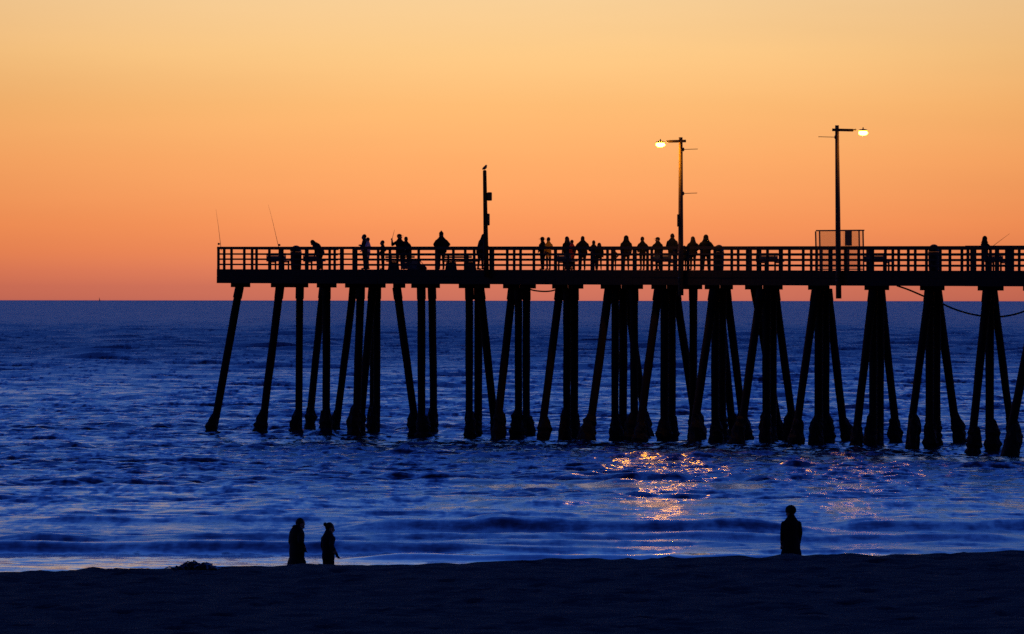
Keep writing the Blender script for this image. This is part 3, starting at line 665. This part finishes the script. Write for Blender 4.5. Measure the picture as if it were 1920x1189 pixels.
person(1260, 437, 'tallest person, bare headed, just left of the first lamp pole', 2.0, yaw=-15, lean=4, arms=('rail','down'), head='bald', top='navy', legs='black', build=1.1)
person(1283, 460.5, 'child whose head just shows beside the first lamp pole', 1.5, yaw=20, arms=('down','down'), head='hair', top='black', legs='black', kid=True)
person(1299, 443, 'long haired person in a wide dark coat right of the lamp pole', 1.6, yaw=15, arms=('pocket','pocket'), head='long', top='black', legs='black', coat=1, build=1.2)
person(1323.5, 440, 'hooded broad person at the right end of the row', 1.3, yaw=-5, arms=('pocket','pocket'), head='hood', top='black', legs='black', build=1.27, stride=.09, coat=.5)
person(1846, 442.5, 'lone person fishing beside a bench at the far right of the pier', 1.2, yaw=-50, arms=('rail','rail'), head='hood', headyaw=20, top='black', legs='black', build=1.05, coat=.5)
# the beach
person(557, 968, 'stooping person in a long dark jacket walking on the beach', D=171, yaw=-62, arms=('down','pocket'), head='hair', nod=22, top='black', legs='black', coat=.3, skirt=.60, build=1.30, voxel=.012, group='people on the beach')
person(616, 978.5, 'person with hair in a bun walking on the beach', D=171, yaw=-50, arms=('close','swing'), head='bun', headyaw=-25, nod=8, top='navy', legs='black', build=1.04, coat=.5, voxel=.012, group='people on the beach')
person(1484, 947, 'person in a knitted cap standing alone at the water edge', D=167, yaw=15, arms=('close','close'), head='knit', headyaw=30, nod=6, top='black', legs='black', coat=1.3, skirt=.45, build=.94, stride=.0, voxel=.012, group='people on the beach')

tmp = []
for d in TODO:
    mb = MB(); keys = []; tags = []
    for m, key in d['parts']:
        mb.add(m.v, m.f); tags += [key]*len(m.v)
    me = mb.mesh('person'); o = bpy.data.objects.new('tmp', me); COL.objects.link(o)
    rm = o.modifiers.new('r', 'REMESH'); rm.mode = 'VOXEL'; rm.voxel_size = d['voxel']; rm.use_smooth_shade = True
    sm = o.modifiers.new('s', 'SMOOTH'); sm.iterations = 2; sm.factor = .4
    tmp.append((o, mb, tags, d))
bpy.context.view_layer.update(); dg = bpy.context.evaluated_depsgraph_get()
for o, mb, tags, d in tmp:
    me = bpy.data.meshes.new_from_object(o.evaluated_get(dg)); me.name = 'person'
    kd = KDTree(len(mb.v))
    for i, v in enumerate(mb.v): kd.insert(v, i)
    kd.balance(); me.materials.clear(); keys = sorted(set(tags)); 
    for k_ in keys: me.materials.append(M[k_])
    for pl in me.polygons: pl.material_index = keys.index(tags[kd.find(pl.center)[1]])
    me.transform(Matrix.Scale(d['k'], 4)); me.shade_smooth()
    body = link('person', me); body.location = d['loc']; body.rotation_euler = (0, 0, R(d['yaw'])); tag(body, d['label'], 'person', d['group'])
    for nm, hm, mt in headwear(d['head'], d['hp']):
        h = hm.build(nm, M[mt], body, smooth=True); h.data.transform(Matrix.Scale(d['k'], 4))
    old = o.data; bpy.data.objects.remove(o); bpy.data.meshes.remove(old)
# the stick held by the raised hand and the line of the lone angler
p, s = on_deck(736.5, 1.4); a = at(735.5, 447, p.y); b_ = at(739.5, 431, p.y); c = at(734.6, 451, p.y)
st = MB().path([c, a, b_], [.012,.011,.006], 6).build('stick', M['metal'], None, c, world_parent=c); tag(st, 'thin stick held up by the person in the cap', 'stick')
p, s = on_deck(1855, .6); a = at(1853, 468, p.y); b_ = at(1893, 438, p.y)
root = empty('fishing_rod', a); tag(root, 'thin fishing rod slanting up to the right of the lone angler', 'fishing rod', 'fishing rods leaning on the rail')
MB().path([a, a.lerp(b_, .5), b_], [.014,.009,.004], 6).build('blank', M['metal'], root, world_parent=a)
rc = a.lerp(b_, .12)+Vector((0,0,-.06)); MB().path([rc+Vector((0,-.04,0)), rc+Vector((0,.04,0))], .05, 10).build('reel', M['metal'], root, world_parent=a)
